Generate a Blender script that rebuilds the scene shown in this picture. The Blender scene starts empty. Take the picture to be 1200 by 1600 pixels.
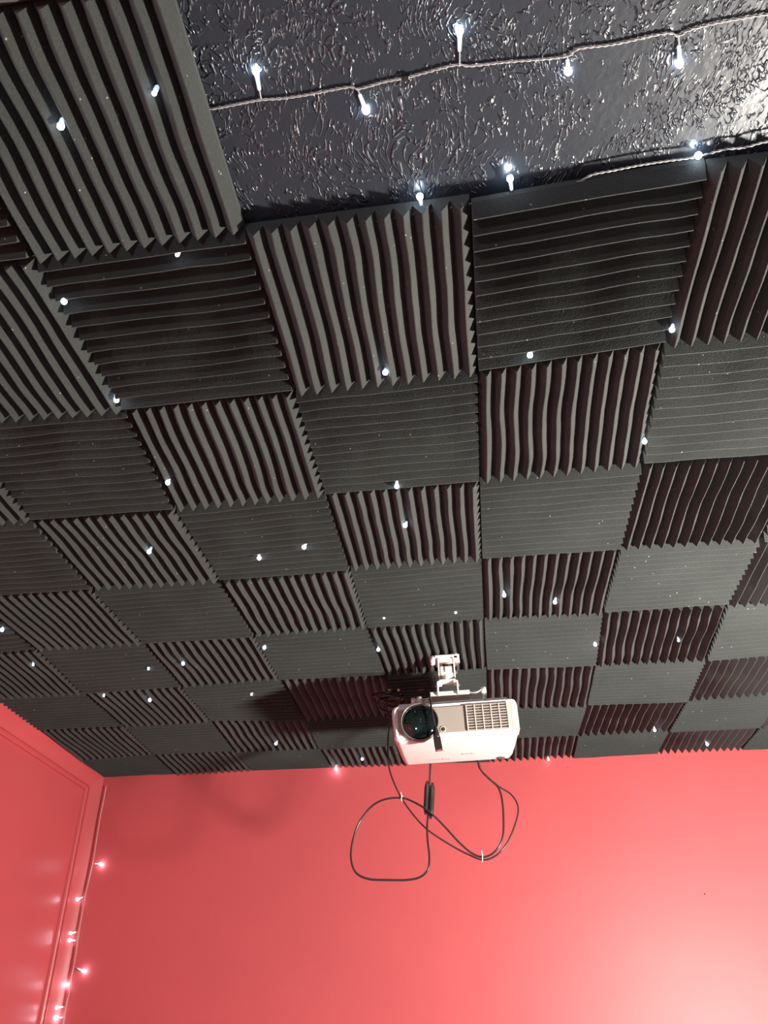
import bpy, bmesh, math, random
from mathutils import Vector, Matrix, noise

# ------------------------------------------------------------ camera, light, exposure
SC = bpy.context.scene
COL = SC.collection
Z0 = 1.47                      # camera height above the floor; plan coordinates are measured from the camera's level
ZC = Z0 + 0.943                # ceiling height
CAM_X, CAM_Y = -0.0528, -0.3182
PITCH, YAW, ROLL, FPX = 0.61307, -0.11019, -0.02247, 1228.76

fwd = Vector((math.sin(YAW)*math.cos(PITCH), math.cos(YAW)*math.cos(PITCH), math.sin(PITCH)))
rgt = Vector((math.cos(YAW), -math.sin(YAW), 0))
upv = rgt.cross(fwd)
rgt, upv = (math.cos(ROLL)*rgt + math.sin(ROLL)*upv, -math.sin(ROLL)*rgt + math.cos(ROLL)*upv)
cam_data = bpy.data.cameras.new('camera')
cam = bpy.data.objects.new('camera', cam_data); COL.objects.link(cam)
m3 = Matrix((rgt, upv, -fwd)).transposed()
cam.matrix_world = Matrix.Translation((CAM_X, CAM_Y, Z0)) @ m3.to_4x4()
cam_data.sensor_fit = 'VERTICAL'; cam_data.sensor_height = 24.0
cam_data.lens = FPX/1600*24.0
cam_data.clip_start = 0.01
SC.camera = cam
SC.view_settings.view_transform = 'Standard'
SC.view_settings.look = 'None'
SC.view_settings.gamma = 1
SC.view_settings.use_curve_mapping = False
SC.view_settings.exposure = 0.0

world = bpy.data.worlds.new('world'); SC.world = world
world.use_nodes = True
world.node_tree.nodes['Background'].inputs[0].default_value = (0.9, 0.95, 1, 1)
world.node_tree.nodes['Background'].inputs[1].default_value = 0.0

LAMP_POS = (1.10, 0.92, Z0+0.03)     # bare bulb of the floor lamp, to the right of the view
LAMP_R = 0.065
LAMP_STRENGTH = 1900
LAMP_COLOR = (1.0, 0.94, 0.85)
FILL_POS = (-0.75, -1.25, Z0+0.30)     # made-up fill globe behind the camera, lifts the shaded foam facets
FILL_R = 0.09
FILL_STRENGTH = 95
FILL_COLOR = (0.80, 0.92, 1.0)
LED_STRENGTH = 55

def pix(x, y):
    """direction from the camera through a point of the photograph (used only to survey positions)"""
    return fwd + rgt*((x-600)/FPX) - upv*((y-800)/FPX)
CAMP = Vector((CAM_X, CAM_Y, Z0))
def on_z(x, y, z):
    d = pix(x, y); return CAMP + d*((z-Z0)/d.z)
def on_y(x, y, yy):
    d = pix(x, y); return CAMP + d*((yy-CAM_Y)/d.y)
def yback(x): return 2.549 + (x+1.5)*0.047
def on_back(x, y, off=0.0):
    d = pix(x, y)
    t = (2.549 - off + (CAM_X+1.5)*0.047 - CAM_Y)/(d.y - 0.047*d.x)
    return CAMP + d*t

# ------------------------------------------------------------ materials
def mat(name, col=(0.5, 0.5, 0.5), rough=0.5, metal=0.0, spec=0.5, coat=0.0, coat_rough=0.1, emit=None, estr=0.0):
    m = bpy.data.materials.new(name); m.use_nodes = True
    b = m.node_tree.nodes['Principled BSDF']
    b.inputs['Base Color'].default_value = (*col, 1)
    b.inputs['Roughness'].default_value = rough
    b.inputs['Metallic'].default_value = metal
    b.inputs['Specular IOR Level'].default_value = spec
    b.inputs['Coat Weight'].default_value = coat
    b.inputs['Coat Roughness'].default_value = coat_rough
    if emit:
        b.inputs['Emission Color'].default_value = (*emit, 1)
        b.inputs['Emission Strength'].default_value = estr
    return m
class NT:
    def __init__(s, m): s.t = m.node_tree; s.b = s.t.nodes['Principled BSDF']
    def n(s, kind, **kw):
        nd = s.t.nodes.new(kind)
        for k, v in kw.items():
            if k.startswith('i_'): nd.inputs[k[2:].replace('_', ' ')].default_value = v
            else: setattr(nd, k, v)
        return nd
    def l(s, a, b): s.t.links.new(a, b)
    def math(s, op, a, b=None, c=None):
        nd = s.t.nodes.new('ShaderNodeMath'); nd.operation = op
        for i, v in enumerate((a, b, c)):
            if v is None: continue
            if isinstance(v, (int, float)): nd.inputs[i].default_value = v
            else: s.l(v, nd.inputs[i])
        return nd.outputs[0]
    def ramp(s, fac, stops):
        nd = s.t.nodes.new('ShaderNodeValToRGB'); e = nd.color_ramp.elements
        while len(e) < len(stops): e.new(0.5)
        for q, (p, c) in zip(e, stops): q.position = p; q.color = (*c, 1)
        s.l(fac, nd.inputs[0]); return nd.outputs[0]

def add_bump(m, scale, strength, dist=0.001, detail=3):
    q = NT(m); g = q.n('ShaderNodeNewGeometry')
    nz = q.n('ShaderNodeTexNoise', i_Scale=scale, i_Detail=detail); q.l(g.outputs['Position'], nz.inputs['Vector'])
    bp = q.n('ShaderNodeBump', i_Strength=strength, i_Distance=dist)
    q.l(nz.outputs['Fac'], bp.inputs['Height']); q.l(bp.outputs['Normal'], q.b.inputs['Normal'])
    return m

# charcoal open-cell foam: fine grain, sparse pale dust
def foam_material():
    m = mat('charcoal_foam', (0.04, 0.038, 0.037), 0.95, spec=0.25)
    q = NT(m); g = q.n('ShaderNodeNewGeometry')
    n1 = q.n('ShaderNodeTexNoise', i_Scale=420.0, i_Detail=3.0); q.l(g.outputs['Position'], n1.inputs['Vector'])
    n2 = q.n('ShaderNodeTexNoise', i_Scale=5.0, i_Detail=3.0); q.l(g.outputs['Position'], n2.inputs['Vector'])
    f = q.math('ADD', q.math('MULTIPLY', n1.outputs['Fac'], 0.6), q.math('MULTIPLY', n2.outputs['Fac'], 0.4))
    base = q.ramp(f, [(0.3, (0.0240, 0.0268, 0.0258)), (0.7, (0.0480, 0.0530, 0.0505))])
    v = q.n('ShaderNodeTexVoronoi', i_Scale=60.0); q.l(g.outputs['Position'], v.inputs['Vector'])
    sp = q.math('LESS_THAN', v.outputs['Distance'], 0.075)
    wn = q.n('ShaderNodeTexWhiteNoise'); q.l(v.outputs['Position'], wn.inputs['Vector'])
    sp = q.math('MULTIPLY', sp, q.math('GREATER_THAN', wn.outputs['Value'], 0.62))
    mx = q.n('ShaderNodeMix', data_type='RGBA'); q.l(sp, mx.inputs[0]); q.l(base, mx.inputs[6]); mx.inputs[7].default_value = (0.28, 0.27, 0.26, 1)
    q.l(mx.outputs[2], q.b.inputs['Base Color'])
    bp = q.n('ShaderNodeBump', i_Strength=0.5, i_Distance=0.0015); q.l(n1.outputs['Fac'], bp.inputs['Height'])
    q.l(bp.outputs['Normal'], q.b.inputs['Normal'])
    q.b.inputs['Sheen Weight'].default_value = 0.15
    q.b.inputs['Sheen Roughness'].default_value = 0.5
    return m

# glossy black paint over a stippled plaster texture of short wormy ridges
def ceiling_material():
    m = mat('black_textured_paint', (0.024, 0.029, 0.038), 0.31, spec=0.55)
    q = NT(m); g = q.n('ShaderNodeNewGeometry')
    # warp direction field so that the ridges fan out in patches
    wv = q.n('ShaderNodeTexNoise', i_Scale=7.0, i_Detail=2.0); q.l(g.outputs['Position'], wv.inputs['Vector'])
    vadd = q.n('ShaderNodeVectorMath', operation='MULTIPLY_ADD')
    q.l(wv.outputs['Color'], vadd.inputs[0]); vadd.inputs[1].default_value = (0.09, 0.09, 0.0); q.l(g.outputs['Position'], vadd.inputs[2])
    mp = q.n('ShaderNodeMapping'); mp.inputs['Scale'].default_value = (1.0, 0.45, 1.0); q.l(vadd.outputs[0], mp.inputs['Vector'])
    n1 = q.n('ShaderNodeTexNoise', i_Scale=145.0, i_Detail=1.0, i_Roughness=0.45, i_Distortion=0.35); q.l(mp.outputs[0], n1.inputs['Vector'])
    d = q.math('ABSOLUTE', q.math('SUBTRACT', n1.outputs['Fac'], 0.5))
    ridge = q.n('ShaderNodeMapRange', interpolation_type='SMOOTHERSTEP'); q.l(d, ridge.inputs[0])
    ridge.inputs[1].default_value = 0.0; ridge.inputs[2].default_value = 0.085; ridge.inputs[3].default_value = 1.0; ridge.inputs[4].default_value = 0.0
    n2 = q.n('ShaderNodeTexNoise', i_Scale=14.0, i_Detail=3.0, i_Roughness=0.6); q.l(g.outputs['Position'], n2.inputs['Vector'])
    n4 = q.n('ShaderNodeTexNoise', i_Scale=60.0, i_Detail=2.0); q.l(g.outputs['Position'], n4.inputs['Vector'])
    msk = q.n('ShaderNodeMapRange', interpolation_type='SMOOTHSTEP'); q.l(q.math('ADD', q.math('MULTIPLY', n2.outputs['Fac'], 0.55), q.math('MULTIPLY', n4.outputs['Fac'], 0.45)), msk.inputs[0])
    msk.inputs[1].default_value = 0.45; msk.inputs[2].default_value = 0.56
    n3 = q.n('ShaderNodeTexNoise', i_Scale=160.0, i_Detail=3.0); q.l(g.outputs['Position'], n3.inputs['Vector'])
    h = q.math('ADD', q.math('MULTIPLY', ridge.outputs[0], msk.outputs[0]), q.math('MULTIPLY', n3.outputs['Fac'], 0.13))
    h = q.math('ADD', h, q.math('MULTIPLY', n2.outputs['Fac'], 0.8))
    bp = q.n('ShaderNodeBump', i_Strength=1.0, i_Distance=0.0018)
    q.l(h, bp.inputs['Height']); q.l(bp.outputs['Normal'], q.b.inputs['Normal'])
    return m

def paint_material(name, col, rough, spec=0.5):
    m = mat(name, col, rough, spec=spec)
    q = NT(m); g = q.n('ShaderNodeNewGeometry')
    n1 = q.n('ShaderNodeTexNoise', i_Scale=2.2, i_Detail=4.0); q.l(g.outputs['Position'], n1.inputs['Vector'])
    c = q.ramp(n1.outputs['Fac'], [(0.35, tuple(x*0.96 for x in col)), (0.65, tuple(min(1, x*1.04) for x in col))])
    q.l(c, q.b.inputs['Base Color'])
    n2 = q.n('ShaderNodeTexNoise', i_Scale=120.0, i_Detail=2.0); q.l(g.outputs['Position'], n2.inputs['Vector'])
    n3 = q.n('ShaderNodeTexNoise', i_Scale=6.0, i_Detail=1.0); q.l(g.outputs['Position'], n3.inputs['Vector'])
    h = q.math('ADD', q.math('MULTIPLY', n2.outputs['Fac'], 0.1), n3.outputs['Fac'])
    bp = q.n('ShaderNodeBump', i_Strength=0.35, i_Distance=0.004); q.l(h, bp.inputs['Height'])
    q.l(bp.outputs['Normal'], q.b.inputs['Normal'])
    return m

M_FOAM = foam_material()
M_CEIL = ceiling_material()
M_RED = paint_material('red_wall_paint', (0.57, 0.089, 0.098), 0.5)
M_REDGLOSS = paint_material('red_gloss_paint', (0.57, 0.089, 0.098), 0.38)
M_DIM = paint_material('dark_neutral_wall_paint', (0.10, 0.115, 0.125), 0.6)
M_FLOOR = add_bump(mat('grey_carpet', (0.09, 0.10, 0.11), 0.95), 300, 0.6)
M_WHITE = add_bump(mat('white_plastic', (0.88, 0.87, 0.85), 0.35), 300, 0.05)
M_TAN = add_bump(mat('taupe_plastic', (0.36, 0.31, 0.27), 0.45), 300, 0.05)
M_SLAT = mat('pale_grille_plastic', (0.62, 0.56, 0.47), 0.4)
M_DARK = mat('dark_vent', (0.03, 0.027, 0.025), 0.7)
M_BLACK = add_bump(mat('black_cable_rubber', (0.028, 0.021, 0.020), 0.25), 200, 0.1)
M_LENS = mat('coated_lens_glass', (0.006, 0.008, 0.009), 0.04, spec=0.8, coat=1.0, coat_rough=0.02)
M_LENS.node_tree.nodes['Principled BSDF'].inputs['Specular Tint'].default_value = (0.15, 1.0, 0.75, 1)
M_RING = mat('lens_ring_plastic', (0.22, 0.19, 0.17), 0.3, metal=0.3)
M_METAL = add_bump(mat('white_powder_coated_metal', (0.82, 0.80, 0.75), 0.3, metal=0.1), 250, 0.08)
M_CHROME = mat('bright_screw_metal', (0.75, 0.72, 0.68), 0.25, metal=0.9)
M_GREY = mat('grey_print', (0.10, 0.08, 0.09), 0.6)
M_STICK = mat('white_sticker', (0.92, 0.90, 0.90), 0.4)
M_TIE = mat('white_nylon', (0.85, 0.83, 0.8), 0.4)
M_WIRE = mat('clear_wire_insulation', (0.36, 0.35, 0.34), 0.3, spec=0.6)
M_WIRE_PALE = mat('pale_clear_wire_insulation', (0.62, 0.42, 0.39), 0.3, spec=0.7)
M_LED_SOFT = mat('lit_led_dimmer', (1, 1, 1), 0.4, emit=(0.72, 0.86, 1.0), estr=16)
M_CLEAR_GLOW = mat('frosted_clear_plastic_glow', (0.75, 0.78, 0.82), 0.2, emit=(0.6, 0.75, 1.0), estr=0.9)  # faint emission put in for LED light caught in the plastic
M_LED = mat('lit_led', (1, 1, 1), 0.4, emit=(0.72, 0.86, 1.0), estr=LED_STRENGTH)
M_CLIP = mat('black_clip_plastic', (0.01, 0.01, 0.01), 0.4)
M_BULB = mat('lit_bulb', (1, 1, 1), 0.4, emit=LAMP_COLOR, estr=LAMP_STRENGTH)
M_FILL_GLOW = mat('added_fill_glow', (1, 1, 1), 0.4, emit=FILL_COLOR, estr=FILL_STRENGTH)  # glow of the added fill globe
M_BRASS = mat('brushed_metal_pole', (0.35, 0.33, 0.3), 0.35, metal=0.9)

# ------------------------------------------------------------ builders
def link(name, bm, material, parent=None, smooth=False, loc=None):
    me = bpy.data.meshes.new(name)
    bmesh.ops.recalc_face_normals(bm, faces=bm.faces)
    bm.to_mesh(me); bm.free()
    if smooth:
        for p in me.polygons: p.use_smooth = True
    me.materials.append(material)
    o = bpy.data.objects.new(name, me); COL.objects.link(o)
    if parent is not None: o.parent = parent
    if loc is not None: o.location = loc
    return o
def empty(name, label, cat, loc=(0, 0, 0), rot=(0, 0, 0), group=None):
    o = bpy.data.objects.new(name, None); COL.objects.link(o)
    o.location = loc; o.rotation_euler = rot; o.empty_display_size = 0.02
    o['label'] = label; o['category'] = cat
    if group: o['group'] = group
    return o
def tag(o, label, cat, group=None):
    o['label'] = label; o['category'] = cat
    if group: o['group'] = group
    return o
def struct(o, label, cat):
    o['kind'] = 'structure'; o['label'] = label; o['category'] = cat; return o
def box(bm, c, s, bevel=0.0, seg=2, rot=None):
    r = bmesh.ops.create_cube(bm, size=1.0); vs = r['verts']
    bmesh.ops.scale(bm, vec=s, verts=vs)
    if bevel > 0:
        es = list({e for v in vs for e in v.link_edges})
        rr = bmesh.ops.bevel(bm, geom=es, offset=bevel, segments=seg, affect='EDGES', profile=0.5)
        vs = list({v for v in rr['verts']} | {v for v in vs if v.is_valid})
    if rot is not None: bmesh.ops.rotate(bm, cent=(0, 0, 0), matrix=rot, verts=vs)
    bmesh.ops.translate(bm, vec=c, verts=vs); return vs
def cyl(bm, a, b, r, seg=20, r2=None, bevel=0.0):
    a = Vector(a); b = Vector(b); d = b-a; L = d.length
    q = d.to_track_quat('Z', 'Y').to_matrix().to_4x4()
    rr = bmesh.ops.create_cone(bm, cap_ends=True, segments=seg, radius1=r, radius2=r if r2 is None else r2, depth=L,
                               matrix=Matrix.Translation((a+b)/2) @ q)
    return rr['verts']
def sphere(bm, c, r, sub=2, scale=(1, 1, 1)):
    rr = bmesh.ops.create_icosphere(bm, subdivisions=sub, radius=r)
    bmesh.ops.scale(bm, vec=scale, verts=rr['verts']); bmesh.ops.translate(bm, vec=c, verts=rr['verts'])
def spline(pts, n=8):
    pts = [Vector(p) for p in pts]
    P = [2*pts[0]-pts[1]] + pts + [2*pts[-1]-pts[-2]]
    out = []
    for i in range(1, len(P)-2):
        for k in range(n):
            t = k/n; a, b, c, d = P[i-1:i+3]
            out.append(0.5*((2*b) + (c-a)*t + (2*a-5*b+4*c-d)*t*t + (3*b-a-3*c+d)*t*t*t))
    out.append(pts[-1]); return out
def frames(path):
    T = []
    for i in range(len(path)):
        d = path[min(i+1, len(path)-1)] - path[max(i-1, 0)]
        T.append(d.normalized() if d.length > 1e-9 else Vector((0, 0, 1)))
    n = T[0].orthogonal().normalized(); F = []
    for t in T:
        n = (n - t*n.dot(t)); n = n.normalized() if n.length > 1e-6 else t.orthogonal().normalized()
        F.append((n, t.cross(n)))
    return F
def tube(bm, path, r, seg=8, cap=True):
    F = frames(path); rings = []
    for i, (p, (n, b)) in enumerate(zip(path, F)):
        rad = r[i] if isinstance(r, (list, tuple)) else r
        rings.append([bm.verts.new(p + (n*math.cos(2*math.pi*k/seg) + b*math.sin(2*math.pi*k/seg))*rad) for k in range(seg)])
    for a, b in zip(rings, rings[1:]):
        for k in range(seg): bm.faces.new((a[k], a[(k+1) % seg], b[(k+1) % seg], b[k]))
    if cap:
        bm.faces.new(list(reversed(rings[0]))); bm.faces.new(rings[-1])
def twisted(bm, path, r, off, pitch, seg=6, strands=2):
    """twisted pair of thin wires along a path"""
    F = frames(path); L = 0; acc = [0]
    for a, b in zip(path, path[1:]): L += (b-a).length; acc.append(L)
    for s in range(strands):
        pp = [p + (n*math.cos(2*math.pi*(l/pitch + s/strands)) + b*math.sin(2*math.pi*(l/pitch + s/strands)))*off for p, (n, b), l in zip(path, F, acc)]
        tube(bm, pp, r, seg)
def resample(path, step):
    out = [path[0]]; rem = step
    for a, b in zip(path, path[1:]):
        d = (b-a).length; t = rem
        while t < d: out.append(a + (b-a)*(t/d)); t += step
        rem = t-d
    out.append(path[-1]); return out
def lathe(bm, prof, seg=40, mtx=Matrix()):
    rings = []
    for r, z in prof:
        if r < 1e-6: rings.append([bm.verts.new(mtx @ Vector((0, 0, z)))])
        else: rings.append([bm.verts.new(mtx @ Vector((r*math.cos(2*math.pi*k/seg), r*math.sin(2*math.pi*k/seg), z))) for k in range(seg)])
    for a, b in zip(rings, rings[1:]):
        for k in range(seg):
            k2 = (k+1) % seg
            if len(a) == 1 and len(b) == 1: continue
            if len(a) == 1: bm.faces.new((a[0], b[k2], b[k]))
            elif len(b) == 1: bm.faces.new((a[k], a[k2], b[0]))
            else: bm.faces.new((a[k], a[k2], b[k2], b[k]))
def text_bm(txt, size, mtx, depth=0.0003):
    cu = bpy.data.curves.new('lettering', 'FONT'); cu.body = txt; cu.size = size; cu.extrude = depth; cu.align_x = 'CENTER'; cu.align_y = 'CENTER'
    cu.space_character = 1.25
    o = bpy.data.objects.new('lettering', cu); COL.objects.link(o)
    dg = bpy.context.evaluated_depsgraph_get(); dg.update()
    me = bpy.data.meshes.new_from_object(o.evaluated_get(dg))
    bm = bmesh.new(); bm.from_mesh(me); bmesh.ops.transform(bm, matrix=mtx, verts=bm.verts)
    bpy.data.objects.remove(o); bpy.data.curves.remove(cu); bpy.data.meshes.remove(me)
    return bm

# ------------------------------------------------------------ the room
XL, XR = -1.506, 2.35          # left wall, right wall
YF = -2.2                      # wall behind the photographer
def prism(poly, z0, z1):
    bm = bmesh.new()
    a = [bm.verts.new((x, y, z0)) for x, y in poly]; b = [bm.verts.new((x, y, z1)) for x, y in poly]
    bm.faces.new(a); bm.faces.new(b)
    for i in range(len(poly)):
        j = (i+1) % len(poly); bm.faces.new((a[i], a[j], b[j], b[i]))
    return bm
T = 0.12
struct(link('ceiling', prism([(XL-T, YF-T), (XR+T, YF-T), (XR+T, yback(XR)+T), (XL-T, yback(XL)+T)], ZC, ZC+0.1), M_CEIL), 'glossy black ceiling with wormy plaster texture', 'ceiling')
struct(link('floor', prism([(XL-T, YF-T), (XR+T, YF-T), (XR+T, yback(XR)+T), (XL-T, yback(XL)+T)], -0.1, 0.0), M_FLOOR), 'grey carpeted floor below the view', 'floor')
struct(link('wall_back', prism([(XL, yback(XL)), (XR, yback(XR)), (XR, yback(XR)+T), (XL, yback(XL)+T)], 0, ZC), M_RED), 'red painted wall below the foam, behind the projector', 'wall')
struct(link('wall_left', prism([(XL-T, YF), (XL, YF), (XL, yback(XL)+T), (XL-T, yback(XL)+T)], 0, ZC), M_REDGLOSS), 'red painted wall at the left edge, under the coving', 'wall')
struct(link('wall_right', prism([(XR, YF), (XR+T, YF), (XR+T, yback(XR)+T), (XR, yback(XR)+T)], 0, ZC), M_DIM), 'dark painted wall to the right', 'wall')
struct(link('wall_front', prism([(XL-T, YF-T), (XR+T, YF-T), (XR+T, YF), (XL-T, YF)], 0, ZC), M_DIM), 'dark painted wall behind the photographer', 'wall')

# moulded coving: along the top of the left wall, mitred, and down the corner
# profile points: (distance from the left wall, drop below the ceiling, distance from the back wall on the corner leg)
PROF = [(0.0, 0.0), (0.044, 0.0), (0.044, 0.028)]
for k in range(1, 9):
    a = math.radians(90*k/8); f = k/8
    PROF.append((0.044 - 0.029*(0.35*math.sin(a)+0.65*f), 0.028 + 0.043*(0.35*(1-math.cos(a))+0.65*f)))
PROF += [(0.0150, 0.0730), (0.0095, 0.0732), (0.0090, 0.0755), (0.0115, 0.0780), (0.0115, 0.0820), (0.0080, 0.0860), (0.0030, 0.0872), (0.0, 0.0874)]
PROF = [(a, b, max(0.0, b-0.028)*0.85) for a, b in PROF]
def sweep(paths):
    bm = bmesh.new(); rows = [[bm.verts.new(p) for p in row] for row in paths]
    n = len(rows[0])
    for a, b in zip(rows, rows[1:]):
        for i in range(n): bm.faces.new((a[i], a[(i+1) % n], b[(i+1) % n], b[i]))
    bm.faces.new(rows[0]); bm.faces.new(rows[-1])
    bmesh.ops.remove_doubles(bm, verts=bm.verts, dist=1e-6)
    return bm
e = 0.0004
top_a = [(XL+e+a, YF+e, ZC-e-b) for a, b, v in PROF]; top_b = [(XL+e+a, yback(XL+a)-v-e, ZC-e-b) for a, b, v in PROF]
dn_a = [(XL+e+a, yback(XL+a)-v-e, ZC-e-b-0.0003) for a, b, v in PROF]; dn_b = [(XL+e+a, yback(XL+a)-v-e, 0.001) for a, b, v in PROF]
struct(link('trim_1', sweep([top_a, top_b]), M_REDGLOSS), 'red painted coving along the top of the left wall', 'coving')
struct(link('trim_2', sweep([dn_a, dn_b]), M_REDGLOSS), 'red moulding running down the left corner', 'moulding')

# ------------------------------------------------------------ foam tiles
LAT = {
    -2: [(-1462, -600), (-1200, -600), (-900, -600), (-600, -600), (-300, -600), (0, -600), (300, -600), (600, -600), (900, -600), (1200, -600), (1500, -600), (1800, -600), (2100, -600)],
    -1: [(-1462, -300), (-1200, -300), (-900, -298), (-601, -296), (-300, -298), (0, -301), (300, -303), (600, -302), (900, -300), (1200, -300), (1500, -300), (1800, -300), (2100, -300)],
    0: [(-1462, 0), (-1200, 2), (-901, 7), (-601, 7), (-301, 4), (1, 0), (301, -6), (600, -8), (900, -3), (1200, 0), (1500, 0), (1800, 0), (2100, 0)],
    1: [(-1462, 300), (-1200, 305), (-900, 309), (-602, 309), (-302, 302), (2, 301), (301, 289), (600, 292), (900, 295), (1200, 300), (1500, 300), (1800, 300), (2100, 300)],
    2: [(-1462, 601), (-1203, 604), (-901, 608), (-593, 614), (-301, 614), (3, 609), (296, 592), (599, 595), (900, 598), (1200, 600), (1500, 600), (1800, 600), (2100, 600)],
    3: [(-1462, 895), (-1203, 897), (-906, 903), (-611, 911), (-302, 899), (-1, 908), (305, 899), (601, 901), (901, 905), (1200, 902), (1500, 900), (1800, 900), (2100, 900)],
    4: [(-1462, 1176), (-1194, 1182), (-903, 1187), (-602, 1195), (-300, 1193), (-3, 1183), (300, 1195), (602, 1210), (901, 1207), (1201, 1204), (1500, 1200), (1800, 1200), (2100, 1200)],
    5: [(-1462, 1468), (-1180, 1467), (-892, 1475), (-597, 1481), (-300, 1485), (-4, 1482), (294, 1495), (598, 1502), (902, 1511), (1202, 1507), (1500, 1500), (1800, 1500), (2100, 1500)],
    6: [(-1462, 1754), (-1187, 1765), (-890, 1771), (-594, 1765), (-290, 1783), (-2, 1790), (305, 1810), (614, 1835), (909, 1825), (1206, 1817), (1500, 1801), (1800, 1800), (2100, 1800)],
    7: [(-1462, 2035), (-1176, 2047), (-890, 2050), (-591, 2096), (-297, 2086), (-5, 2091), (308, 2123), (617, 2138), (911, 2126), (1209, 2122), (1502, 2106), (1800, 2100), (2100, 2100)],
    8: [(-1462, 2337), (-1179, 2323), (-896, 2354), (-599, 2379), (-300, 2385), (-6, 2384), (300, 2399), (607, 2409), (909, 2424), (1208, 2421), (1504, 2410), (1800, 2400), (2100, 2400)],
    9: [(-1462, 2550), (-1185, 2564), (-893, 2578), (-598, 2591), (-302, 2605), (-3, 2619), (301, 2634), (606, 2648), (908, 2662), (1207, 2676), (1502, 2690), (1800, 2704), (2100, 2718)],
}
ORD = ['', 'first', 'second', 'third', 'fourth', 'fifth', 'sixth', 'seventh', 'eighth', 'ninth', 'tenth', 'eleventh']
N_RIDGE = 12
def lat(c, r): return Vector((LAT[r][c+5][0]/1000, LAT[r][c+5][1]/1000))
TH_BASE, TH_TIP = 0.009, 0.0295
DROOP = {(0, 1): (0.010, 0.0, 0.0, 0.004), (-2, 1): (0.0, 0.0, 0.003, 0.006), (-1, 3): (0.0, 0.004, 0.008, 0.0), (0, 2): (0.006, 0, 0, 0)}
def foam_tile(c, r):
    rng = random.Random(c*131 + r*17 + 5)
    lengthwise = (c + r) % 2 == 0
    P = [lat(c, r), lat(c+1, r), lat(c+1, r+1), lat(c, r+1)]
    ctr = sum(P, Vector((0, 0)))/4
    P = [p + (ctr-p).normalized()*0.0016 for p in P]
    dr = DROOP.get((c, r), tuple(rng.choice((0, 0, 0.003, 0.005)) for _ in range(4)))
    def at(u, v, z):                       # u across the ridges, v along them
        s, t = (u, v) if lengthwise else (v, u)
        p = P[0]*(1-s)*(1-t) + P[1]*s*(1-t) + P[2]*s*t + P[3]*(1-s)*t
        q = Vector((p.x*9, p.y*9, 0.3))
        wx = noise.noise(q)*0.0045 + noise.noise(q*2.3)*0.0008
        wy = noise.noise(q + Vector((7, 3, 1)))*0.0040 + noise.noise(q*2.3 + Vector((2, 9, 4)))*0.0008
        edge = min(s, 1-s, t, 1-t)
        k = min(1, edge/0.12) * 0.85 + 0.15
        if r == 8: k *= min(1, (1-t)/0.2)
        wx += noise.noise(Vector((p.x*26, p.y*26, c*3.1+r)))*0.0005*k
        d = dr[0]*(1-s)*(1-t) + dr[1]*s*(1-t) + dr[2]*s*t + dr[3]*(1-s)*t
        d += 0.0025*(0.5 + 0.5*noise.noise(Vector((p.x*11, p.y*11, c*5.7 + r*2.3))))
        return (p.x + wx*k, p.y + wy*k, ZC - 0.0006 - d - z)
    bm = bmesh.new()
    prof = []
    for i in range(N_RIDGE):
        prof += [(i/N_RIDGE, TH_BASE), ((i+0.47)/N_RIDGE, TH_TIP), ((i+0.53)/N_RIDGE, TH_TIP)]
    prof.append((1.0, TH_BASE))
    SEG = 20
    rows = []
    for j in range(SEG+1):
        v = j/SEG
        front = [bm.verts.new(at(u, v, z + (0.0006*noise.noise(Vector((u*40, v*9, c+r*3.0))) if z > TH_BASE else 0))) for u, z in prof]
        back = [bm.verts.new(at(i/N_RIDGE, v, 0.0)) for i in range(N_RIDGE+1)]
        rows.append((front, back))
    for (fa, ba), (fb, bb) in zip(rows, rows[1:]):
        for k in range(len(prof)-1): bm.faces.new((fa[k], fa[k+1], fb[k+1], fb[k]))
        for k in range(N_RIDGE): bm.faces.new((ba[k], bb[k], bb[k+1], ba[k+1]))
        bm.faces.new((fa[0], fb[0], bb[0], ba[0])); bm.faces.new((fa[-1], ba[-1], bb[-1], fb[-1]))
    for f, b in (rows[0], rows[-1]):
        for i in range(N_RIDGE):
            bm.faces.new((f[3*i], f[3*i+1], f[3*i+2], f[3*i+3], b[i+1], b[i]))
    o = link('foam_tile', bm, M_FOAM)
    row = 9-r; cn = c+6
    rt = 'row touching back wall' if row == 1 else '%s row from back wall' % ORD[row]
    ct = 'column touching left coving' if cn == 1 else '%s column from left coving' % ORD[cn]
    tag(o, 'charcoal %s foam tile, %s, %s' % ('lengthwise-ridged' if lengthwise else 'crosswise-ridged', rt, ct),
        'foam tile', 'wedge foam tiles on the ceiling')
    return o
for r in range(8, -2, -1):
    for c in range(-5, 6):
        if r < 1 and c > -2: continue          # bare ceiling
        if r == 1 and c > 3: continue
        foam_tile(c, r)

# ------------------------------------------------------------ fairy lights poking through the foam
ZL = ZC - 0.034
def led(px, py, label, z=ZL, r=0.0040, dim=False):
    p = on_z(px, py, z)
    t = empty('fairy_light', label, 'fairy light', p, group='fairy lights poking through the foam tiles')
    rng = random.Random(int(px*7+py))
    tilt = Vector((rng.uniform(-0.35, 0.35), rng.uniform(-0.35, 0.35), 1)).normalized()
    bm = bmesh.new(); sphere(bm, (0, 0, 0), r, 2, (1, 1, 1.15)); link('bulb', bm, M_LED_SOFT, t, True)
    bm = bmesh.new(); tube(bm, [tilt*0.0038, tilt*0.006, tilt*0.011, tilt*0.013], [0.0026, 0.0030, 0.0026, 0.0012], 10); link('socket', bm, M_CLEAR_GLOW, t, True)
    bm = bmesh.new(); tube(bm, spline([tilt*0.012, tilt*0.02, tilt*0.02+Vector((0, 0, 0.011))], 4), 0.0008, 6); link('wire', bm, M_WIRE, t, True)
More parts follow.
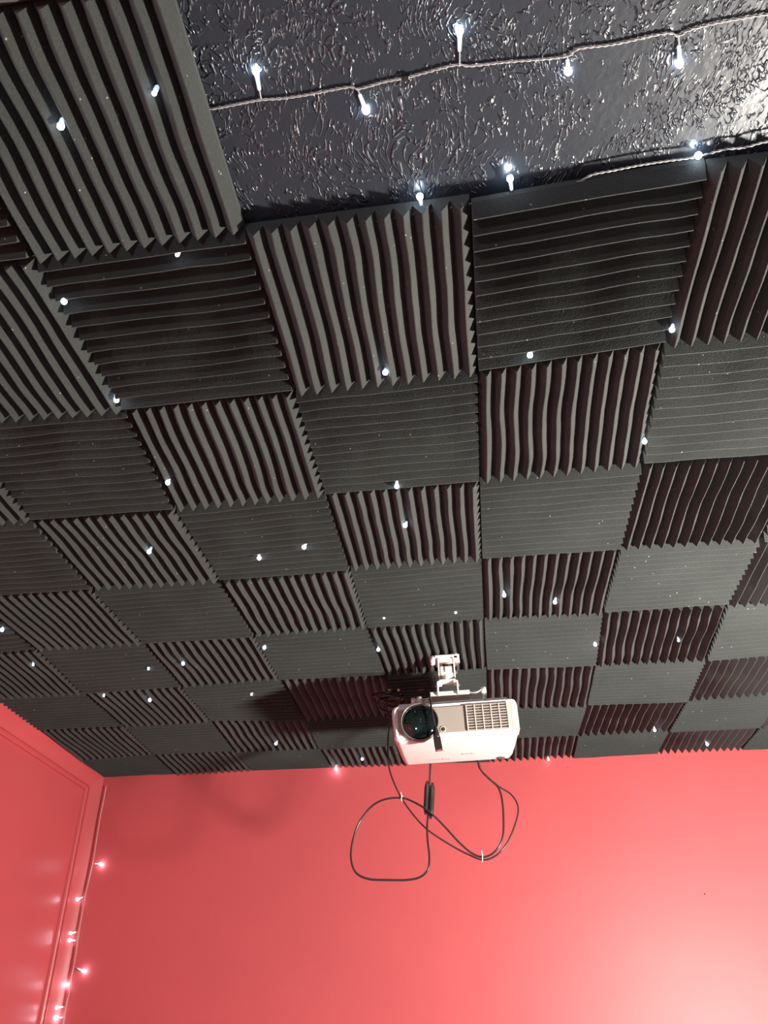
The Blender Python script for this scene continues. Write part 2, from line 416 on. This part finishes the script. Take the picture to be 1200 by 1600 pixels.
LEDS = [
 (95, 197, 'lit LED bulb on lengthwise-ridged tile at top left, lower left of a pair'),
 (241, 146, 'lit LED bulb near right edge of top left tile, beside bare black ceiling'),
 (277, 398, 'lit LED bulb on top ridge of crosswise tile below the large top left tile'),
 (100, 471, 'large lit LED bulb at left edge of crosswise tile, second row of tiles down'),
 (182, 625, 'lit LED bulb at lower left corner of left crosswise tile, above a lengthwise tile'),
 (602, 582, 'lit LED bulb at bottom edge of the nearest central lengthwise tile'),
 (828, 555, 'lit LED bulb at top edge of lengthwise tile right of centre'),
 (1050, 515, 'bright lit LED bulb at lower right corner of near crosswise tile, right side'),
 (262, 754, 'lit LED bulb at lower right end of a left crosswise tile, beside lengthwise ridges'),
 (233, 862, 'lit LED bulb amid lengthwise ridges of a left tile, fifth row from back wall'),
 (405, 872, 'lit LED bulb near bottom of crosswise tile left of centre, rounder of two'),
 (475, 855, 'flattened bluish lit LED bulb in a crosswise groove left of centre'),
 (620, 760, 'lit LED bulb at top edge of central lengthwise tile, upper of two there'),
 (633, 821, 'lit LED bulb in the middle of central lengthwise tile, lower of two there'),
 (788, 930, 'lit LED bulb at left in lengthwise tile, above and right of projector'),
 (867, 941, 'lit LED bulb at right in lengthwise tile, above and right of projector'),
 (712, 957, 'faint bluish lit LED bulb at bottom right of crosswise tile above projector mount'),
 (600, 965, 'faint lit LED bulb at bottom left of crosswise tile above projector mount'),
 (591, 1015, 'lit LED bulb at left edge of the tile holding the projector mount'),
 (413, 1012, 'bluish lit LED bulb at left edge of crosswise tile, upper left of projector'),
 (286, 1037, 'bright lit LED bulb on dim lengthwise tile far left of projector mount'),
 (232, 1045, 'dim lit LED bulb at right end of crosswise tile, beside a brighter bulb'),
 (234, 1094, 'bright lit LED bulb on left lengthwise tile, third row from back wall'),
 (393, 1085, 'dim lit LED bulb just above the projector shadow on a crosswise tile'),
 (431, 1162, 'lit LED bulb inside the dark projector shadow, near the back wall'),
 (566, 1186, 'lit LED bulb on ridges of the last tile row, just left of projector'),
 (930, 1007, 'lit LED bulb at a tile seam right of and above projector'),
 (1060, 1001, 'small lit LED bulb in right lengthwise tile, fourth row from back wall'),
 (1105, 1163, 'lit LED bulb on last row of foam at right, rightmost near back wall'),
 (1023, 1141, 'bluish lit LED bulb at right, at seam of last two foam rows'),
 (1007, 690, 'half hidden lit LED bulb at seam beside right crosswise tile, mid ceiling'),
 (780, 1180, 'dim lit LED bulb just beside the lower right corner of the projector'),
 (52, 1039, 'small lit LED bulb on far left lengthwise tile near left coving'),
 (3, 984, 'bluish lit LED bulb at the very left edge of the photo'),
 (162, 1087, 'tiny dim lit LED bulb at top of left lengthwise tile near the corner'),
]
SMALL = {(241, 146), (277, 398), (1060, 1001), (162, 1087), (780, 1180), (232, 1045), (393, 1085), (600, 965), (712, 957), (52, 1039)}
for x, y, lb in LEDS:
    led(x, y, lb, r=0.0028 if (x, y) in SMALL else 0.0044, z=ZC-0.030 if (x, y) in SMALL else ZL)
# two that hang in front of the red wall, at the edge of the foam
def wall_led(px, py, label, off=0.02, m=None):
    p = on_back(px, py, off)
    t = empty('fairy_light', label, 'fairy light', p, group='fairy lights hanging at the back wall edge')
    bm = bmesh.new(); sphere(bm, (0, 0, 0), 0.0046 if m is None else 0.0034, 2, (1, 1, 1.2)); link('bulb', bm, m or M_LED, t, True)
    bm = bmesh.new(); tube(bm, [Vector((0, 0, 0.004)), Vector((0, 0, 0.012)), Vector((0, 0, 0.014))], [0.0028, 0.0028, 0.0012], 10); link('socket', bm, M_CLEAR_GLOW, t, True)
    top = ZC - 0.02 - p.z
    bm = bmesh.new(); tube(bm, [Vector((0, 0, 0.013)), Vector((0.001, 0.002, top))], 0.0008, 6); link('wire', bm, M_WIRE, t, True)
wall_led(525, 1201, 'bright lit LED bulb hanging over top edge of red wall, left of projector')
wall_led(857, 1187, 'small LED bulb hanging over top edge of red wall, right of projector', m=M_LED_SOFT)

# ------------------------------------------------------------ fairy light strings
def string(name, label, wire_px, fn, bulbs, clip=None, r=0.0008, off=0.0009, pitch=0.016, wm=None):
    wm = wm or M_WIRE
    ctrl = [fn(x, y) for x, y in wire_px]
    root = empty(name, label, 'string lights', ctrl[0], group=None)
    o0 = ctrl[0]
    path = resample(spline([p-o0 for p in ctrl], 10), 0.0025)
    bm = bmesh.new(); twisted(bm, path, r, off, pitch); link('wire', bm, wm, root, True)
    for (sx, sy), (bx, by) in bulbs:
        a = fn(sx, sy)-o0; b = fn(bx, by)-o0; d = (b-a); L = d.length; d.normalize()
        cap = min(0.022, L*0.75)
        bm = bmesh.new()
        tube(bm, [b-d*cap, b-d*(cap*0.95), b-d*(cap*0.35), b-d*0.003], [0.0012, 0.0021, 0.0026, 0.0030], 10)
        s = link('bulb_sleeve', bm, M_CLEAR_GLOW, root, True)
        bm = bmesh.new(); sphere(bm, b, 0.0045, 2); link('bulb', bm, M_LED, root, True)
        bm = bmesh.new(); mid = a*0.6 + (b-d*cap)*0.4
        tube(bm, spline([a, mid, b-d*cap*0.95], 4), 0.0009, 6); link('bulb_lead', bm, wm, root, True)
    if clip:
        c = fn(*clip)-o0; bm = bmesh.new(); box(bm, c, (0.009, 0.006, 0.005), 0.001); link('clip', bm, M_CLIP, root)
    return root
cz = lambda x, y: on_z(x, y, ZC-0.003)
string('string_lights', 'clear wire with lit LED bulbs crossing the bare textured black ceiling',
    [(318, 172), (345, 168), (375, 162), (408, 156), (440, 154), (480, 148), (545, 136), (560, 139), (600, 128), (640, 120), (700, 104), (720, 101), (735, 103), (790, 97), (880, 89), (905, 76), (960, 69), (1040, 52), (1060, 56), (1080, 46), (1130, 34), (1200, 22), (1320, 4), (1500, -30)], cz,
    [((408, 156), (400, 111)), ((558, 138), (572, 173)), ((718, 102), (718, 48)), ((886, 86), (888, 112)), ((1060, 55), (1062, 100)), ((1330, 2), (1335, 50))], clip=(634, 121))
cz2 = lambda x, y: on_z(x, y, ZC-0.013)
string('string_lights', 'clear wire with lit LED bulbs along the near edge of the foam tiles',
    [(560, 352), (640, 335), (700, 325), (790, 308), (870, 296), (905, 284), (925, 273), (960, 266), (1000, 258), (1045, 251), (1090, 245), (1130, 234), (1165, 230), (1200, 221), (1300, 206), (1450, 190)], cz2,
    [((660, 330), (656, 307)), ((800, 303), (797, 279)), ((1084, 247), (1091, 243)), ((1300, 206), (1304, 192))])
cw = lambda x, y: on_back(x, y, 0.010)
string('string_lights', 'clear wire with lit LED bulbs hanging down the red left corner',
    [(166, 1228), (163, 1245), (157, 1275), (152, 1305), (149, 1325), (145, 1348), (139, 1375), (133, 1402), (127, 1435), (122, 1465), (117, 1500), (111, 1530), (107, 1555), (103, 1575), (99, 1600), (92, 1640), (84, 1690)], cw,
    [((145, 1349), (157, 1350)), ((132, 1401), (121, 1405)), ((122, 1456), (110, 1458)), ((121, 1470), (109, 1469)), ((118, 1512), (130, 1517)), ((110, 1535), (104, 1538)), ((102, 1573), (89, 1574)), ((101, 1590), (88, 1590))],
    r=0.0010, off=0.0013, pitch=0.02, wm=M_WIRE_PALE)

# ------------------------------------------------------------ projector
PR = Matrix.Translation((-0.1023, 1.7606, Z0+0.727)) @ Matrix.Rotation(math.radians(1.6), 4, 'Z') @ Matrix.Rotation(math.radians(3.2), 4, 'X') @ Matrix.Rotation(math.radians(-1.0), 4, 'Y')
proj = empty('projector', 'white ceiling projector with dark lens at left and slatted grille at right', 'projector')
proj.matrix_world = PR
W, D, Hh = 0.3246, 0.228, 0.0964
# housing: rounded shell lofted front to back, tapering to the rear, wavy lower lip round the lens
def housing():
    bm = bmesh.new(); rings = []
    secs = [(-0.108, 0.86, 0.80, 0.0), (-0.1125, 0.955, 0.93, 0.0), (-0.1085, 0.99, 0.985, 0.0), (-0.098, 1.0, 1.0, 0.0), (0.02, 0.985, 1.0, 0.0), (0.100, 0.965, 1.0, 0.0), (0.114, 0.95, 0.985, 0.0), (0.122, 0.925, 0.93, 0.0), (0.125, 0.90, 0.84, 0.0)]
    for y, sx, sz, _ in secs:
        hw, hh, rad = W/2*sx, Hh/2*sz, 0.014
        ring = []
        for cx, cz_, a0 in ((hw-rad, hh-rad, 0), (-hw+rad, hh-rad, 90), (-hw+rad, -hh+rad, 180), (hw-rad, -hh+rad, 270)):
            for k in range(7):
                a = math.radians(a0 + 90*k/6)
                x = cx + rad*math.cos(a); z = cz_ + rad*math.sin(a)
                if z < -0.02: x *= 1 - 0.05*(-z-0.02)/0.03   # sides lean in towards the underside
                ring.append(bm.verts.new((x, y, z)))
        rings.append(ring)
    n = len(rings[0])
    for a, b in zip(rings, rings[1:]):
        for k in range(n): bm.faces.new((a[k], a[(k+1) % n], b[(k+1) % n], b[k]))
    bm.faces.new(rings[0]); bm.faces.new(rings[-1]); return bm
hs = link('housing', housing(), M_WHITE, proj, True)
md = hs.modifiers.new('edge_split', 'EDGE_SPLIT'); md.split_angle = math.radians(35)
bm = bmesh.new(); box(bm, (-0.002, -0.004, 0.046), (0.290, 0.200, 0.020), 0.007, 3); link('top_cover', bm, M_WHITE, proj)
for x in (0.025, 0.085):
    bm = bmesh.new(); box(bm, (x, -0.1042, 0.0475), (0.012, 0.002, 0.003)); link('screw_hole', bm, M_DARK, proj)
bm = bmesh.new(); box(bm, (-0.012, -0.1045, 0.0465), (0.024, 0.0015, 0.008)); link('cover_catch', bm, mat('light_grey_plastic', (0.55, 0.53, 0.5), 0.5), proj)
# taupe front panel with rounded ends, bulging slightly from the shell
def panel():
    bm = bmesh.new(); rows = []
    pts = []
    for k in range(25):
        t = k/24; x = (t*2-1)*0.160
        y = -0.1140 + 0.010*max(0, (abs(x)-0.130)/0.030)**2
        pts.append((x, y))
    for z in (-0.030, 0.0, 0.036):
        rows.append([bm.verts.new((x, y, z)) for x, y in pts] + [bm.verts.new((x*0.99, y+0.02, z)) for x, y in reversed(pts)])
    n = len(rows[0])
    for a, b in zip(rows, rows[1:]):
        for k in range(n): bm.faces.new((a[k], a[(k+1) % n], b[(k+1) % n], b[k]))
    bm.faces.new(rows[0]); bm.faces.new(rows[-1]); return bm
link('front_panel', panel(), M_TAN, proj)
# side vents that wrap round both ends
for s in (-1, 1):
    for k in range(10):
        z = -0.026 + k*0.0064
        bm = bmesh.new(); box(bm, (s*0.1615, -0.068, z), (0.003, 0.060, 0.0040), 0.0008, 1); link('side_vent_slat', bm, M_SLAT if s > 0 else M_TAN, proj)
# lens
LX, LZ = -0.0905, 0.0005
lm = Matrix.Translation((LX, -0.112, LZ)) @ Matrix.Rotation(math.radians(90), 4, 'X')
bm = bmesh.new(); lathe(bm, [(0.0, -0.01), (0.0495, -0.01), (0.0505, 0.002), (0.0500, 0.007), (0.0488, 0.011), (0.0470, 0.0115), (0.0455, 0.009), (0.0450, 0.001), (0.0, 0.0)], 56, lm)
ring = link('lens_ring', bm, M_RING, proj, True)
bm = bmesh.new(); lathe(bm, [(0.0452, 0.004)] + [(0.0450*math.cos(math.radians(a)), 0.004 + 0.016*math.sin(math.radians(a))) for a in range(6, 90, 6)] + [(0.0, 0.020)], 56, lm)
link('lens', bm, M_LENS, proj, True)
# grille
gx0, gx1, gz0, gz1 = 0.030, 0.142, -0.029, 0.035
bm = bmesh.new(); box(bm, ((gx0+gx1)/2, -0.1145, (gz0+gz1)/2), (gx1-gx0, 0.002, gz1-gz0)); gr = link('grille', bm, M_DARK, proj)
bm = bmesh.new()
for k in range(10):
    z = gz0 + (gz1-gz0)*k/9
    box(bm, ((gx0+gx1)/2, -0.1160, z), (gx1-gx0, 0.0032, 0.0036), 0.0005, 1)
link('louvre', bm, M_TAN, gr)
bm = bmesh.new()
for k in range(6):
    x = gx0 + 0.001 + (gx1-gx0-0.008)*k/5
    box(bm, (x, -0.1168, (gz0+gz1)/2), (0.0030, 0.0040, gz1-gz0+0.003), 0.0006, 1)
box(bm, (gx1-0.003, -0.1165, (gz0+gz1)/2), (0.006, 0.004, gz1-gz0+0.003), 0.0006, 1)
link('grille_bar', bm, M_SLAT, gr)
# infrared receiver
sm = Matrix.Translation((-0.0325, -0.1138, -0.0215)) @ Matrix.Rotation(math.radians(90), 4, 'X')
bm = bmesh.new(); lathe(bm, [(0.0, 0), (0.0075, 0), (0.0078, 0.0018), (0.006, 0.0025), (0.0055, 0.0012), (0, 0.0012)], 28, sm); sn = link('sensor', bm, M_SLAT, proj, True)
bm = bmesh.new(); lathe(bm, [(0.0055, 0.001), (0.004, 0.0028), (0, 0.0034)], 24, sm); link('sensor_window', bm, M_DARK, sn, True)
# underside: lettering, sticker
um = Matrix(((1, 0, 0, 0.028), (0, -1, 0, 0.035), (0, 0, -1, -Hh/2-0.0002), (0, 0, 0, 1)))
link('lettering', text_bm('BLATEN', 0.0085, um), M_GREY, proj)
bm = bmesh.new(); box(bm, (-0.052, 0.078, -Hh/2*0.975-0.0006), (0.075, 0.020, 0.0008), rot=None); st = link('sticker', bm, M_STICK, proj)
bm = bmesh.new(); rng = random.Random(3); x = -0.086
while x < -0.022:
    w = rng.uniform(0.002, 0.007)
    box(bm, (x+w/2, 0.074+rng.uniform(-0.001, 0.002), -Hh/2*0.975-0.0013), (w, rng.uniform(0.0015, 0.004), 0.0004)); x += w + rng.uniform(0.002, 0.005)
link('print', bm, M_GREY, st)
bm = bmesh.new(); lathe(bm, [(0.0, 0.0), (0.012, 0.0), (0.012, 0.004), (0.008, 0.006), (0, 0.006)], 20, Matrix.Translation((0.118, 0.098, -Hh/2+0.003)) @ Matrix.Rotation(math.pi, 4, 'X'))
link('foot', bm, M_GREY, proj, True)

# ------------------------------------------------------------ ceiling mount
MX, MY = -0.113, 1.692
mount = empty('projector_mount', 'white metal ceiling bracket with jointed arm holding the projector', 'projector mount', (MX, MY, ZC-0.03))
def zl(z): return Z0 + z - (ZC-0.03)      # height in mount coordinates from camera-level height
bm = bmesh.new()
box(bm, (0.004, 0.0, zl(0.910)), (0.066, 0.056, 0.004), 0.0015, 2)
box(bm, (0.026, -0.018, zl(0.912)), (0.014, 0.016, 0.008), 0.002, 2)
box(bm, (-0.028, -0.008, zl(0.9065)), (0.020, 0.022, 0.003), 0.001, 2, rot=None)
link('ceiling_plate', bm, M_METAL, mount)
for x, y in ((-0.022, -0.018), (0.018, -0.02), (-0.022, 0.02), (0.030, 0.02)):
    bm = bmesh.new(); cyl(bm, (x, y, zl(0.911)), (x, y, zl(0.902)), 0.0045, 6); link('bolt', bm, M_CHROME, mount)
bm = bmesh.new(); cyl(bm, (-0.036, -0.014, zl(0.914)), (-0.036, -0.014, zl(0.893)), 0.0085, 18, 0.0065); sphere(bm, (-0.036, -0.014, zl(0.893)), 0.0075, 2, (1, 1, 0.6)); link('knob', bm, M_METAL, mount, True)
# upper yoke: two cheeks and a bridge
bm = bmesh.new()
for s in (-1, 1):
    box(bm, (s*0.021, -0.006, zl(0.884)), (0.004, 0.030, 0.050), 0.001, 2)
box(bm, (0.0, -0.006, zl(0.9065)), (0.046, 0.028, 0.004), 0.0012, 2)
box(bm, (0.0, -0.0205, zl(0.899)), (0.034, 0.002, 0.014), 0.0008, 1)
link('upper_yoke', bm, M_METAL, mount)
for s in (-1, 1):
    for z in (0.890, 0.868):
        bm = bmesh.new(); cyl(bm, (s*0.020, -0.006, zl(z)), (s*0.0290, -0.006, zl(z)), 0.0042, 6); link('bolt', bm, M_CHROME, mount)
# swivel block
bm = bmesh.new()
box(bm, (0.0, -0.006, zl(0.871)), (0.034, 0.024, 0.026), 0.004, 3)
cyl(bm, (0.0, -0.006, zl(0.86)), (0.0, -0.006, zl(0.843)), 0.0125, 24)
box(bm, (-0.002, -0.018, zl(0.872)), (0.006, 0.006, 0.016), 0.0015, 1)
cyl(bm, (0.003, -0.0165, zl(0.866)), (0.003, -0.0205, zl(0.866)), 0.003, 6)
link('swivel', bm, M_METAL, mount)
# lower yoke (upside-down U with splayed cheeks)
bm = bmesh.new()
tubepts = []
box(bm, (0.0, -0.004, zl(0.8430)), (0.044, 0.030, 0.0045), 0.0014, 2)
for s in (-1, 1):
    box(bm, (s*0.0215, -0.004, zl(0.8385)), (0.012, 0.028, 0.0060), 0.001, 2, rot=None)
    box(bm, (s*0.0265, -0.004, zl(0.821)), (0.0042, 0.028, 0.038), 0.001, 2)
link('lower_yoke', bm, M_METAL, mount)
for s in (-1, 1):
    for z in (0.831, 0.813):
        bm = bmesh.new(); cyl(bm, (s*0.026, -0.006, zl(z)), (s*0.0335, -0.006, zl(z)), 0.0042, 6); link('bolt', bm, M_CHROME, mount)
# spider plate and four adjustable arms with stand-off feet
bm = bmesh.new()
box(bm, (0.004, 0.022, zl(0.8110)), (0.106, 0.060, 0.0040), 0.0016, 2)
box(bm, (0.004, -0.0095, zl(0.8080)), (0.106, 0.003, 0.012), 0.001, 2)
link('spider_plate', bm, M_METAL, mount)
def arm(a, b, w=0.014):
    a = Vector(a); b = Vector(b); d = b-a; ang = math.atan2(d.y, d.x)
    bm = bmesh.new(); n = 12; rows = []
    side = Vector((-math.sin(ang), math.cos(ang), 0))*w/2
    for k in range(n+1):
        t = k/n; p = a + d*t + Vector((0, 0, -0.006*math.sin(math.pi*t)))
        rows.append([bm.verts.new(p + side + Vector((0, 0, 0.0012))), bm.verts.new(p - side + Vector((0, 0, 0.0012))), bm.verts.new(p - side - Vector((0, 0, 0.0012))), bm.verts.new(p + side - Vector((0, 0, 0.0012)))])
    for q, r in zip(rows, rows[1:]):
        for k in range(4): bm.faces.new((q[k], q[(k+1) % 4], r[(k+1) % 4], r[k]))
    bm.faces.new(rows[0]); bm.faces.new(rows[-1])
    o = link('arm', bm, M_METAL, mount)
    bm = bmesh.new(); cyl(bm, b + Vector((0, 0, 0.005)), b + Vector((0, 0, -0.012)), 0.0075, 18); cyl(bm, b + Vector((0, 0, -0.011)), Vector((b.x, b.y, zl(0.784))), 0.004, 12)
    link('foot', bm, M_METAL, o, True)
arm((0.052, 0.002, zl(0.8105)), (0.094, -0.004, zl(0.815)))
arm((-0.045, 0.006, zl(0.8100)), (-0.078, -0.008, zl(0.797)))
arm((0.050, 0.045, zl(0.8105)), (0.098, 0.115, zl(0.803)))
arm((-0.044, 0.045, zl(0.8105)), (-0.098, 0.060, zl(0.822)), 0.022)

# ------------------------------------------------------------ cables
def cable(name, label, pts, r, cat='cable', seg=10):
    o0 = pts[0]; root = empty(name, label, cat, o0)
    bm = bmesh.new(); tube(bm, spline([p-o0 for p in pts], 12), r, seg); link('cord', bm, M_BLACK, root, True)
    return root, o0
Z4 = lambda x, y, yy: on_y(520+x/3.75, 1170+y/3.75, yy)
YC = 1.90
# thinner lead: from behind the projector's left side, down and round the right-hand loop
p1 = [on_y(622, 1100, 1.86), on_y(612, 1116, 1.88), on_y(607, 1145, 1.895), on_y(606, 1175, 1.90), Z4(328, 100, YC), Z4(345, 165, YC), Z4(372, 228, YC), Z4(402, 288, YC), Z4(470, 385, YC), Z4(560, 478, YC), Z4(700, 570, YC), Z4(800, 622, YC), Z4(872, 650, YC), Z4(930, 640, YC), Z4(990, 595, YC), Z4(1040, 515, YC+0.004), Z4(1078, 410, YC+0.008), Z4(1084, 335, YC+0.01), Z4(1045, 268, YC+0.01), Z4(975, 222, YC+0.01), Z4(910, 168, YC+0.01), Z4(865, 122, YC+0.005), Z4(850, 80, YC), on_y(747, 1172, YC)]
c1, _ = cable('power_cable', 'thin black cable looping widely from left side of projector to its right underside', p1, 0.0022)
# thicker lead with an inline adapter
YD = YC-0.012
p2 = [on_y(672, 1172, YD), Z4(572, 90, YD), Z4(570, 140, YD), Z4(567, 200, YD), Z4(563, 300, YD), Z4(557, 400, YD), Z4(553, 460, YD), Z4(556, 540, YD), Z4(566, 630, YD), Z4(558, 705, YD), Z4(515, 750, YD), Z4(440, 768, YD), Z4(330, 769, YD), Z4(215, 764, YD), Z4(140, 730, YD), Z4(110, 665, YD), Z4(110, 575, YD), Z4(148, 445, YD), Z4(220, 345, YD), Z4(300, 298, YD), Z4(400, 288, YD), Z4(470, 310, YD), Z4(560, 364, YD-0.012), Z4(650, 450, YD), Z4(740, 548, YD), Z4(815, 612, YD), Z4(876, 634, YD), Z4(930, 618, YD), Z4(975, 570, YD), Z4(998, 500, YD), Z4(1000, 400, YD), Z4(992, 300, YD), Z4(968, 225, YD), Z4(905, 165, YD), Z4(862, 110, YD), on_y(747, 1172, YD)]
c2, o2 = cable('video_cable', 'thicker black cable with inline adapter hanging in a left loop under the projector', p2, 0.0027)
def adapter(a, b, offx, r, sleeve):
    bm = bmesh.new(); a = a-o2+Vector((offx, 0, 0)); b = b-o2+Vector((offx, 0, 0)); d = b-a
    tube(bm, [a, a+d*0.06, a+d*0.10, a+d*0.2, a+d*0.8, a+d*0.90, a+d*0.94, b], [0.003, 0.004, r*0.8, r, r, r*0.8, 0.004, 0.003], 14)
    link(sleeve, bm, M_BLACK, c2, True)
adapter(Z4(556, 190, YD), Z4(546, 385, YD), -0.0012, 0.0068, 'adapter_plug')
adapter(Z4(580, 200, YD), Z4(568, 410, YD), 0.0022, 0.0078, 'adapter_socket')
def tie(px, py, yy, label, rad):
    p = on_y(px, py, yy)
    bm = bmesh.new(); ps = [Vector((0.0022*math.cos(a*math.pi/8)*0.4, rad[1]*math.sin(a*math.pi/8), rad[0]*math.cos(a*math.pi/8))) for a in range(16)]
    tube(bm, ps+[ps[0]], 0.0013, 6); tube(bm, [Vector((0, -rad[1], rad[0]*0.6)), Vector((-0.001, -rad[1], rad[0]+0.007))], 0.0011, 6)
    o = link('cable_tie', bm, M_TIE, None, True, p); tag(o, label, 'cable tie')
tie(520+405/3.75, 1170+290/3.75, YC-0.006, 'white tie binding the two hanging cables at upper left crossing', (0.0065, 0.013))
tie(520+877/3.75, 1170+640/3.75, YC-0.006, 'white tie binding the two hanging cables at bottom of right loop', (0.0090, 0.013))

# loose lead with its plug dangling in front of the lens
Y6 = 1.618
p3 = [on_y(652, 1078, 1.80), on_y(664, 1076, 1.74), on_y(670, 1080, 1.68), on_y(672, 1092, 1.635), on_y(675, 1112, Y6), on_y(678, 1128, Y6), on_y(680, 1142, Y6)]
c3, o3 = cable('loose_cable', 'black lead with a plug dangling in front of the projector beside the lens', p3, 0.0026)
a = on_y(679.5, 1135, Y6)-o3; b = on_y(686, 1172, Y6)-o3; d = b-a
bm = bmesh.new(); tube(bm, [a, a+d*0.1, a+d*0.35, a+d*0.55], [0.0028, 0.0058, 0.0082, 0.0088], 12); link('strain_relief', bm, M_BLACK, c3, True)
q = d.to_track_quat('Z', 'Y').to_matrix()
bm = bmesh.new(); box(bm, (0, 0, 0), (0.0195, 0.0185, d.length*0.5), 0.0015, 2, rot=q); bmesh.ops.translate(bm, vec=a+d*0.76, verts=bm.verts); pl = link('plug', bm, M_BLACK, c3)
bm = bmesh.new(); box(bm, (0, 0, 0), (0.0125, 0.0115, 0.002), 0.0, 2, rot=q); bmesh.ops.translate(bm, vec=a+d*1.012, verts=bm.verts); link('plug_tip', bm, M_CHROME, pl)

# coiled leads bundled behind the projector's left shoulder
cb = on_y(606, 1088, 1.83)
bund = empty('cable_bundle', 'tangle of glossy black leads behind upper left of projector', 'cable bundle', cb)
rng = random.Random(11)
for k, (rx, rz, dx, dz, dy) in enumerate([(0.040, 0.010, -0.002, 0.006, 0.0), (0.028, 0.012, 0.004, -0.004, 0.012), (0.036, 0.022, 0.006, -0.018, 0.02), (0.020, 0.030, 0.012, -0.022, 0.03), (0.030, 0.016, 0.016, 0.002, 0.04)]):
    ps = []
    for j in range(19):
        t = 2*math.pi*j/18*1.0 + 0.4*k
        ps.append(Vector((dx + rx*math.cos(t), dy + 0.012*math.sin(t*1.0+k), dz + rz*math.sin(t) + rng.uniform(-0.002, 0.002))))
    bm = bmesh.new(); tube(bm, spline(ps, 5), 0.0034, 8); link('coil', bm, M_BLACK, bund, True)
bm = bmesh.new(); box(bm, (0.020, 0.0, 0.004), (0.024, 0.018, 0.020), 0.004, 3); box(bm, (0.030, 0.004, -0.006), (0.03, 0.014, 0.012), 0.004, 3); link('plug', bm, M_BLACK, bund, True)
bm = bmesh.new(); cyl(bm, (0.010, -0.008, 0.012), (0.004, -0.012, 0.018), 0.0045, 14); link('brass_connector', bm, mat('yellowed_brass', (0.45, 0.36, 0.15), 0.35, metal=0.8), bund, True)
bm = bmesh.new(); cyl(bm, (0.030, -0.006, 0.010), (0.034, -0.012, 0.016), 0.0040, 14); link('steel_connector', bm, M_CHROME, bund, True)

# small nail in the red wall
p = on_back(1101, 1397, 0.0)
bm = bmesh.new(); cyl(bm, (0, 0.004, 0), (0, -0.003, 0), 0.0022, 10); o = link('wall_nail', bm, mat('dull_red_nail', (0.12, 0.02, 0.02), 0.5), None, True, p)
tag(o, 'tiny dark nail head in the red wall at lower right', 'nail')

# ------------------------------------------------------------ the room's lamp and an added fill globe (outside the view)
fl = empty('floor_lamp', 'bare-bulb floor lamp standing right of the view', 'floor lamp', (LAMP_POS[0], LAMP_POS[1], 0))
bm = bmesh.new(); lathe(bm, [(0, 0), (0.14, 0), (0.14, 0.012), (0.12, 0.02), (0.02, 0.03), (0, 0.03)], 40); link('base', bm, M_BRASS, fl, True)
bm = bmesh.new(); cyl(bm, (0, 0, 0.025), (0, 0, LAMP_POS[2]-LAMP_R-0.03), 0.011); link('pole', bm, M_BRASS, fl, True)
bm = bmesh.new(); cyl(bm, (0, 0, LAMP_POS[2]-LAMP_R-0.035), (0, 0, LAMP_POS[2]-LAMP_R+0.004), 0.018); link('socket', bm, M_BRASS, fl, True)
bm = bmesh.new(); sphere(bm, (0, 0, LAMP_POS[2]), LAMP_R, 3); link('bulb', bm, M_BULB, fl, True)
f2 = empty('added_fill_globe', 'weak added fill globe on a stand behind the photographer', 'floor lamp', (FILL_POS[0], FILL_POS[1], 0))  # unseen stand and globe, added only as fill light
bm = bmesh.new(); lathe(bm, [(0, 0), (0.13, 0), (0.13, 0.012), (0.02, 0.03), (0, 0.03)], 40); link('base', bm, M_BRASS, f2, True)
bm = bmesh.new(); cyl(bm, (0, 0, 0.025), (0, 0, FILL_POS[2]-FILL_R+0.004), 0.011); link('pole', bm, M_BRASS, f2, True)
bm = bmesh.new(); sphere(bm, (0, 0, FILL_POS[2]), FILL_R, 3); link('globe', bm, M_FILL_GLOW, f2, True)
